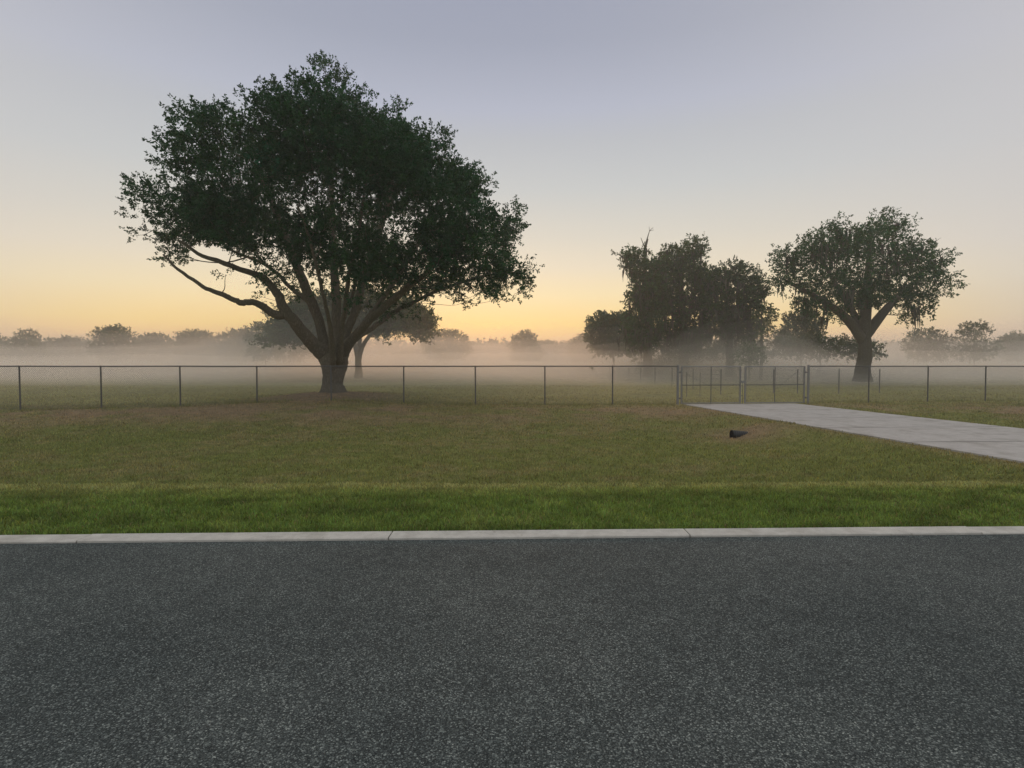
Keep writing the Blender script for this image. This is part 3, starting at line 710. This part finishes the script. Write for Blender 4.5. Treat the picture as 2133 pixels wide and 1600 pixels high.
# beyond the photograph's own edges the line goes on
for px, tp, w_, D_, sh, lb in ((405, 686, 100, 125, 0, "broad hazy tree left of the big oak's lowest limb"), (318, 696, 80, 132, 2, "flat topped hazy tree under the left end of the big oak's crown"), (236, 676, 104, 120, 0, "tall rounded hazy tree at the far left beyond the big oak's crown"), (140, 700, 98, 138, 2, "low wide hazy tree in the far left of the tree line"), (52, 682, 110, 122, 1, "pointed hazy tree near the left border of the picture"), (-30, 690, 90, 126, 0, "hazy tree cut off by the left border of the picture"),
                               (1930, 680, 110, 100, 0, "hazy rounded tree right of the wide right hand oak"), (2030, 660, 120, 95, 1, "tall hazy tree towards the right border of the picture"), (2120, 690, 100, 110, 0, "hazy tree cut off by the right border of the picture")):
    far_tree(lb, px, tp, w_, D_, shape=sh)
# the far wood reads as one mass
ac = Acc(); C, RR = [], []
for px in np.arange(-350, 2600, 7.0):
    D = 185 + 14 * rng.normal(); top = 727 - 8 * fbm(np.array([px]), np.array([0.]), .02, 3)[0] - 8 * rng.random()
    for py in np.arange(top, 772, 9): C.append(at(px + rng.normal() * 4, py, D + 6 * rng.normal())); RR.append(1.35)
foliage(ac, np.array(C), np.array(RR), .55, .62, 9, np.array([0, 190, 2.0]), spr=1.1)
tag(ac.build("distant_woods", M_OAKF), kind="stuff")

# ------------------------------------------------------------------ chain-link fence and gates
def fpt(t, z): p = fence_p(t); return np.array([p[0], p[1], z])
TOP = EYE - .004
def gz_at(t): p = fence_p(t); return float(zg(p[0], p[1]))
def chain_mesh(acc, t0, t1, zb, zt, pitch=.0715, r=.0029):
    """crossing diagonal wires woven between the rails"""
    hgt = zt - zb
    def seg(ta, za, tb, zb_, off):
        A, B = fpt(ta, za), fpt(tb, zb_); A[1] += off; B[1] += off
        d = (B - A) / (np.linalg.norm(B - A) + 1e-9); s1 = np.cross(d, [0, 1, 0]); s1 /= np.linalg.norm(s1); s2 = np.cross(d, s1)
        V = [p + r * (math.cos(a) * s1 + math.sin(a) * s2) for p in (A, B) for a in (0, 2.1, 4.2)]
        acc.add(V, [[0, 1, 4, 3], [1, 2, 5, 4], [2, 0, 3, 5]])
    k = t0 - hgt
    while k < t1:
        a, b = max(k, t0), min(k + hgt, t1)
        if b - a > .01:
            seg(a, zb + (a - k), b, zb + (b - k), .0025); seg(a, zt - (a - k), b, zt - (b - k), -.0025)
        k += pitch
def rail(acc, t0, t1, z, r=.021, dz=0.0, seg=8):
    m = max(2, int(abs(t1 - t0) / 1.5) + 1)
    ts = np.linspace(t0, t1, m); P = np.array([fpt(t, z) for t in ts]); P[1:-1, 2] += rng.normal(size=m - 2) * .004
    tube(acc, P, r, seg)
def post(name, t, r, z0, z1, parent, loc, mat, cap=True):
    a = Acc(); lean = rng.normal() * .010 if r < .04 else 0; tube(a, [fpt(t - lean, z0), fpt(t, z1)], r, 10)
    if cap:
        P = [fpt(t, z1 - .03), fpt(t, z1 + .005), fpt(t, z1 + .03), fpt(t, z1 + .045)]; tube(a, P, [r * 1.18, r * 1.2, r * .9, r * .25], 10)
    if cap is None: pass
    for zz in np.linspace(z0 + .4, z1 - .12, 4): tube(a, [fpt(t, zz), fpt(t, zz + .018)], r * 1.12, 10)      # tie bands
    return a.build(name, mat, parent, smooth=False, loc=loc)

T_GATE = fence_t(1412); T_LA, T_LB = fence_t(1419.5), fence_t(1542.5); T_RA, T_RB = fence_t(1552), fence_t(1676)
T_GATE2 = fence_t(1684)
posts_px = [535, 689, 841, 990, 1135, 1276]
def fence_run(label, tposts, ta, tb, ends, group="chain link fence runs"):
    o = fpt((ta + tb) / 2, 0); o[2] = 0
    t = thing("chain_link_fence", tuple(o), label, "fence", group)
    for tp in tposts:
        post("post", tp, .030, min(gz_at(tp), .05) - .3, TOP - .01, t, o, M_GALVD)
    for tp in ends: post("gate_post", tp, .055, gz_at(tp) - .3, TOP + .02, t, o, M_GALV)
    a = Acc(); rail(a, ta, tb, TOP, .024); a.build("top_rail", M_GALVD, t, loc=o)
    a = Acc(); chain_mesh(a, ta, tb, -.03, TOP + .045)
    P = np.array([fpt(x_, -.02) for x_ in np.linspace(ta, tb, 20)]); tube(a, P, .003, 4)
    a.build("wire_mesh", M_WIRE, t, loc=o)
    return t
def dead_vine(parent, px, o):
    # a tuft of dried vine caught on the rail
    a = Acc(); t_ = fence_t(px); c = np.array([fpt(t_, TOP - .03), fpt(t_ + .05, TOP - .09), fpt(t_ - .06, TOP - .02)])
    foliage(a, c, np.array([.05, .035, .035]), 160, .035, 6, c.mean(0) + [0, 0, .2], tint=(1.6, 1.0, .6), droop=.5, spr=.07)
    a.build("dried_vine", M_OAKF, parent, loc=o)
tl = [fence_t(p) for p in posts_px]
tl = [tl[0] - 3.05 * k for k in range(1, 9)][::-1] + tl
fr = fence_run("long grey chain link fence crossing the lawn in front of the big oak", tl, tl[0] - 1.0, T_GATE, [T_GATE])
for px_ in (1233,): dead_vine(fr, px_, np.array(fr.location))
tr = [T_GATE2 + 3.05 * k for k in range(1, 11)]
fence_run("chain link fence continuing right of the double gate", tr, T_GATE2, tr[-1], [T_GATE2])

def gate_leaf(label, ta, tb, hinge_left):
    zb, zt = -.015, TOP + .0; o = fpt(ta if hinge_left else tb, zb)
    t = thing("gate", tuple(o), label, "gate", "leaves of the double gate")
    a = Acc()
    for x_ in (ta, tb): tube(a, [fpt(x_, zb), fpt(x_, zt)], .034, 10)
    rail(a, ta, tb, zt - .012, .024); rail(a, ta, tb, zb + .03, .024)
    a.build("frame", M_GALV, t, loc=o)
    a = Acc(); rail(a, ta, tb, (zb + zt) / 2 - .0, .020); a.build("mid_rail", M_GALVD, t, loc=o)
    a = Acc(); m = (ta + tb) / 2; tube(a, [fpt(m, zb), fpt(m, zt)], .020, 8); a.build("centre_stile", M_GALVD, t, loc=o)
    a = Acc(); chain_mesh(a, ta, tb, zb + .03, zt - .02); a.build("wire_mesh", M_WIRE, t, loc=o)
    hx = ta if hinge_left else tb; sgn = -1 if hinge_left else 1
    for zz in (zb + .25, zt - .28):
        a = Acc(); tube(a, [fpt(hx + sgn * .14, zz), fpt(hx - sgn * .03, zz)], .022, 8); tube(a, [fpt(hx + sgn * .065, zz - .035), fpt(hx + sgn * .065, zz + .05)], .016, 8)
        a.build("hinge", M_GALVD, t, loc=o)
    for xs_ in (ta, tb):                             # tension bars beside the stiles
        a = Acc(); s2 = .06 if xs_ == ta else -.06
        tube(a, [fpt(xs_ + s2, zb + .03), fpt(xs_ + s2, zt - .03)], .009, 5); a.build("tension_bar", M_WIRE, t, loc=o)
    if hinge_left:
        a = Acc(); lx = (T_LB + T_RA) / 2; P0 = fpt(lx, zb - .03); tube(a, [P0, fpt(lx, .95)], .011, 8)
        tube(a, [fpt(tb, .35), fpt(lx, .35)], .014, 6); tube(a, [fpt(tb, .8), fpt(lx, .8)], .014, 6); a.build("drop_rod", M_GALVD, t, loc=o)
        a = Acc(); box(a, fpt(lx, .98) + [0, -.03, 0], (.20, .05, .09), math.atan2(FS, FC)); tube(a, [fpt(tb, 1.02), fpt(T_RA, 1.02)], .017, 8); a.build("latch", M_GALV, t, loc=o)
    return t
gate_leaf("left leaf of the chain link double gate, carrying latch and drop rod", T_LA, T_LB, True)
gate_leaf("right leaf of the chain link double gate, partly beyond the photo's edge", T_RA, T_RB, False)

# ---- field fence fading away into the mist, with braced corner posts
def field_fence():
    o = at(1502, 763, 32); o[2] = float(zg(o[0], o[1]))
    t = thing("field_fence", tuple(o), "thin wire field fence on slim posts receding into the mist behind the gate", "fence")
    def P(D): x = (1502 - CX) / F * 32 - .04 * (D - 32); return np.array([x, D, float(zg(x, D))])
    Ds = [32] + [36.4 + 4.2 * k for k in range(12)]
    for i, D in enumerate(Ds):
        a = Acc(); p = P(D); r = .030 if i == 0 else .020
        tube(a, [p - [0, 0, .2], p + [0, 0, 1.42 + .03 * rng.normal()]], r, 7); a.build("post", M_POST, t, loc=o)
    a = Acc()
    for z in (.25, .55, .85, 1.12, 1.36): tube(a, [P(D) + [.02, 0, z] for D in Ds], .0022, 4)
    c2 = P(32) - [2.05, .2, 0]; c3 = P(32) - [1.25, .12, 0]
    for z in (.3, .6, .9, 1.15, 1.36): tube(a, [P(32) + [0, 0, z], c2 + [0, 0, z]], .0022, 4)
    a.build("wire", M_WIRE, t, loc=o)
    for c, r in ((c2, .022), (c3, .016)):
        a = Acc(); c[2] = float(zg(c[0], c[1])); tube(a, [c - [0, 0, .2], c + [0, 0, 1.42]], r, 7); a.build("post", M_POST, t, loc=o)
    a = Acc(); tube(a, [c2 + [0, 0, 1.30], P(32) + [0, 0, .15]], .007, 5); a.build("brace", M_POST, t, loc=o)
    # the second braced post, across the field opening
    q = at(1612, 763, 32.5); q[2] = float(zg(q[0], q[1])); e = at(1662, 763, 32.3); e[2] = float(zg(e[0], e[1]))
    t2 = thing("field_fence", tuple(q), "second braced fence post and wires behind the right gate leaf", "fence")
    for p in (q, e, e + [2.6, .3, 0], e + [5.2, .6, 0]):
        a = Acc(); tube(a, [p - [0, 0, .2], p + [0, 0, 1.42]], .030, 7); a.build("post", M_POST, t2, loc=q)
    a = Acc()
    for z in (.3, .6, .9, 1.15, 1.36): tube(a, [q + [0, 0, z], e + [5.2, .6, z]], .0022, 4)
    a.build("wire", M_WIRE, t2, loc=q)
    a = Acc(); tube(a, [e + [0, 0, 1.30], q + [0, 0, .15]], .007, 5); a.build("brace", M_POST, t2, loc=q)
field_fence()

# ------------------------------------------------------------------ culvert pipe
def culvert():
    L, r0, r1 = 3.2, .135, .115
    d = np.array([1.0, .10, -.10]); d /= np.linalg.norm(d)
    c0 = np.array([PX, PY, EYE - (905 - 763) / F * PY - .012])
    t = thing("culvert_pipe", tuple(c0 - [0, 0, r0]), "black corrugated culvert pipe end sticking out of the swale bank", "pipe")
    ac = Acc(); s = np.linspace(0, L, 150)
    P = c0 + d * s[:, None]; rr = r0 + .009 * np.sin(s * 2 * np.pi / .066)
    tube(ac, P, rr, 20, cap=False)
    # cut rim, then the inner wall
    side = np.cross(d, [0, 0, 1]); side /= np.linalg.norm(side); a = np.linspace(0, 2 * np.pi, 20, endpoint=False)
    ring = lambda r, o: c0 + d * o + r * (np.cos(a)[:, None] * side + np.sin(a)[:, None] * np.array([0, 0, 1]))
    i0 = np.arange(20); i1 = (i0 + 1) % 20
    ac.add(np.vstack([ring(r0, -.001), ring(r1, -.001)]), np.stack([i0, i1, i1 + 20, i0 + 20], 1))
    ac.build("pipe_wall", M_PIPE, t, loc=c0 - [0, 0, r0])
    a2 = Acc(); a2.add(np.vstack([ring(r1, 0), ring(r1, 2.0), c0 + d * 2.0]), np.vstack([np.stack([i0, i0 + 20, i1 + 20, i1], 1)]))
    a2.add(np.vstack([ring(r1, 2.0), c0 + d * 2.0]), np.stack([i0, i1, np.full(20, 20)], 1))
    a2.build("pipe_lining", M_PIPEIN, t, loc=c0 - [0, 0, r0])
culvert()

# ------------------------------------------------------------------ air: thin haze everywhere, ground mist over the field
def mat_air(name, col, dens, aniso):
    m = bpy.data.materials.new(name); m.use_nodes = True; nt = m.node_tree; nt.nodes.remove(nt.nodes["Principled BSDF"])
    v = nt.nodes.new('ShaderNodeVolumePrincipled'); v.inputs['Color'].default_value = (*col, 1); v.inputs['Density'].default_value = dens
    v.inputs['Anisotropy'].default_value = aniso
    nt.links.new(v.outputs[0], nt.nodes['Material Output'].inputs['Volume'])
    try: m.cycles.homogeneous_volume = True
    except Exception: pass
    return m
HAZE_D = .0017
M_HAZE = mat_air("thin_haze", (.97, .96, .94), HAZE_D, .3)
ac = Acc(); box(ac, (0, 95, 10.0), (900, 520, 23.0)); tag(ac.build("haze", M_HAZE), kind="stuff")
# mist: closed, billowing layers lying on the field behind the fence, thickest near the grass
def mist(dens, hscale, front0, seed, rough, aniso=.62):
    mx = np.arange(-168, 169, 3.0); my = np.concatenate([np.arange(0, 60, 2.0), np.arange(60, 200, 5.0)])
    AX, AY = np.meshgrid(mx, my)
    Y = front0 + 6 * fbm(AX, AX * 0, .06, seed) + .05 * np.abs(AX) + AY
    hgt = (.5 + 3.4 * sstep(0, 45, AY) + 1.3 * sstep(40, 150, AY)) * hscale * (1 - rough / 2 + rough * fbm(AX, Y, .06, seed + 15))
    hgt = hgt + hscale * 1.3 * np.exp(-((AX - 20) / 9) ** 2 - ((Y - 56) / 12) ** 2)
    hgt[0, :] = -.8; hgt[-1, :] = -.8; hgt[:, 0] = -.8; hgt[:, -1] = -.8
    top = np.stack([AX, Y, hgt], -1).reshape(-1, 3); bot = top.copy(); bot[:, 2] = -.9
    nx = len(mx); I = np.arange(len(my) - 1)[:, None] * nx + np.arange(nx - 1)[None, :]
    Q = np.stack([I, I + 1, I + nx + 1, I + nx], -1).reshape(-1, 4); nV = len(top)
    ac = Acc(); V = np.vstack([top, bot])
    bd = list(range(nx)) + [i * nx + nx - 1 for i in range(1, len(my))] + [(len(my) - 1) * nx + i for i in range(nx - 2, -1, -1)] + [i * nx for i in range(len(my) - 2, 0, -1)]
    S = [[bd[i], bd[(i + 1) % len(bd)], bd[(i + 1) % len(bd)] + nV, bd[i] + nV] for i in range(len(bd))]
    ac.add(V, np.vstack([Q, Q[:, ::-1] + nV, np.array(S)[:, ::-1]]))
    tag(ac.build("haze", mat_air("ground_mist", (1.0, .972, .925), dens, aniso)), kind="stuff")
mist(.010, .42, 15, 5, .5)
mist(.019, .60, 25, 9, .5)
mist(.014, .95, 32, 19, .6)
mist(.010, 1.45, 36, 29, .8)
mist(.006, 2.0, 38, 39, .9)
def mist_bank(cx, cy, rx, ry, top, dens, seed):
    # a thicker bank of the same mist lying round the feet of the grove
    ac = Acc(); nu, nv = 48, 14; V = []
    for j in range(nv):
        ph = np.pi / 2 * j / (nv - 1); th = np.linspace(0, 2 * np.pi, nu, endpoint=False)
        x = cx + rx * np.cos(ph) * np.cos(th); y = cy + ry * np.cos(ph) * np.sin(th)
        k = .7 + .6 * fbm(x, y, .16, seed)
        V.append(np.stack([cx + (x - cx) * (.85 + .3 * fbm(x, y, .1, seed + 3)), y, -.7 + (top + .7) * np.sin(ph) * k], 1))
    V = np.vstack(V); i0 = np.arange(nu); i1 = (i0 + 1) % nu
    ac.add(V, np.vstack([np.stack([k * nu + i0, k * nu + i1, (k + 1) * nu + i1, (k + 1) * nu + i0], 1) for k in range(nv - 1)]))
    ac.add(np.vstack([V[:nu], [[cx, cy, -.75]]]), np.stack([i1, i0, np.full(nu, nu)], 1))
    tag(ac.build("haze", mat_air("ground_mist", (1.0, .972, .925), dens, .6)), kind="stuff")
for kb, (rb, tb) in enumerate(((1.25, 4.5), (1.05, 6.5), (.85, 8.5), (.65, 10.5))): mist_bank(-17 + .6 * kb, 43, 19 * rb, 8 * rb, tb, .0045, 71 + 7 * kb)
for kb, (rb, tb) in enumerate(((1.25, 3.0), (1.1, 3.9), (.98, 4.8), (.82, 5.8), (.66, 7.0))): mist_bank(20.5 + .5 * kb, 53 + .6 * kb, 13 * rb, 12 * rb, tb, .0105, 51 + 7 * kb)

# ------------------------------------------------------------------ dawn sky and the hidden sun
SUN_AZ, SUN_EL = R(-5.0), R(3.5)                # a little left of the view axis, behind the far trees
w = bpy.data.worlds.new("World"); sc.world = w; w.use_nodes = True; nt = w.node_tree
bg = nt.nodes["Background"]; STR = .12; bg.inputs['Strength'].default_value = STR
sk = nt.nodes.new('ShaderNodeTexSky'); sk.sky_type = 'NISHITA'; sk.sun_disc = False
sk.sun_elevation = SUN_EL; sk.sun_rotation = SUN_AZ; sk.dust_density = 2.0; sk.air_density = 1.0
tc = nt.nodes.new('ShaderNodeTexCoord'); sp = nt.nodes.new('ShaderNodeSeparateXYZ'); nt.links.new(tc.outputs['Generated'], sp.inputs[0])
asn = N(nt, 'ShaderNodeMath', operation='ARCSINE'); nt.links.new(sp.outputs[2], asn.inputs[0])
el = N(nt, 'ShaderNodeMapRange'); el.inputs['From Min'].default_value = R(-10); el.inputs['From Max'].default_value = R(90); nt.links.new(asn.outputs[0], el.inputs['Value'])
def e(deg): return (deg + 10) / 100
RS = .8
def stops(L): return [(e(d), tuple(RS * v for v in c)) for d, c in L]
warm = ramp(nt, stops([(-10, (.10, .10, .085)), (-2, (.50, .38, .26)), (0, (1.0, .60, .28)), (2.6, (1.14, .68, .25)), (4.1, (1.14, .80, .285)), (7.1, (1.01, .825, .49)), (10, (.86, .76, .59)), (12.9, (.73, .69, .60)), (17.5, (.585, .605, .605)), (21.9, (.50, .525, .565)), (24.5, (.455, .487, .59)), (30, (.335, .368, .472)), (33, (.305, .338, .45)), (42, (.36, .37, .44)), (55, (.58, .57, .58)), (90, (.70, .68, .66))]))
cool = ramp(nt, stops([(-10, (.09, .09, .09)), (-2, (.30, .30, .32)), (0, (.52, .51, .53)), (8, (.62, .60, .60)), (20, (.58, .57, .59)), (33, (.52, .52, .55)), (55, (.60, .585, .59)), (90, (.70, .68, .66))]))  # unseen zenith and anti-sun sky raised in both ramps to brighten ground and mist
for n_ in (warm, cool): nt.links.new(el.outputs[0], n_.inputs[0]); n_.color_ramp.interpolation = 'LINEAR'
dt = N(nt, 'ShaderNodeVectorMath', operation='DOT_PRODUCT'); nt.links.new(tc.outputs['Generated'], dt.inputs[0])
dt.inputs[1].default_value = (math.sin(SUN_AZ), math.cos(SUN_AZ), 0)
mr = N(nt, 'ShaderNodeMapRange', interpolation_type='SMOOTHSTEP'); mr.inputs['From Min'].default_value = .45; mr.inputs['From Max'].default_value = .98; nt.links.new(dt.outputs['Value'], mr.inputs['Value'])
grad = mixc(nt, cool.outputs[0], warm.outputs[0], mr.outputs[0])
sky_only = mixc(nt, grad, sk.outputs[0], .004)
mul_n = nt.nodes.new('ShaderNodeVectorMath'); mul_n.operation = 'SCALE'; nt.links.new(sky_only, mul_n.inputs[0]); mul_n.inputs['Scale'].default_value = 1 / (STR * RS); mul = mul_n.outputs[0]
nt.links.new(mul, bg.inputs['Color'])

sd = bpy.data.lights.new("sun", 'SUN'); so = bpy.data.objects.new("sun", sd); COL.objects.link(so)
sd.energy = 1.8; sd.angle = R(25); sd.color = (1.0, .50, .22)
so.rotation_euler = (R(90) - SUN_EL, 0, math.pi - SUN_AZ)

# ------------------------------------------------------------------ output
sc.view_settings.view_transform = 'Standard'; sc.view_settings.look = 'None'; sc.view_settings.exposure = 0; sc.view_settings.gamma = 1
sc.render.engine = 'CYCLES'
sc.cycles.use_denoising = True
sc.cycles.max_bounces = 6; sc.cycles.diffuse_bounces = 3; sc.cycles.glossy_bounces = 2; sc.cycles.transmission_bounces = 2; sc.cycles.volume_bounces = 4; sc.cycles.transparent_max_bounces = 8
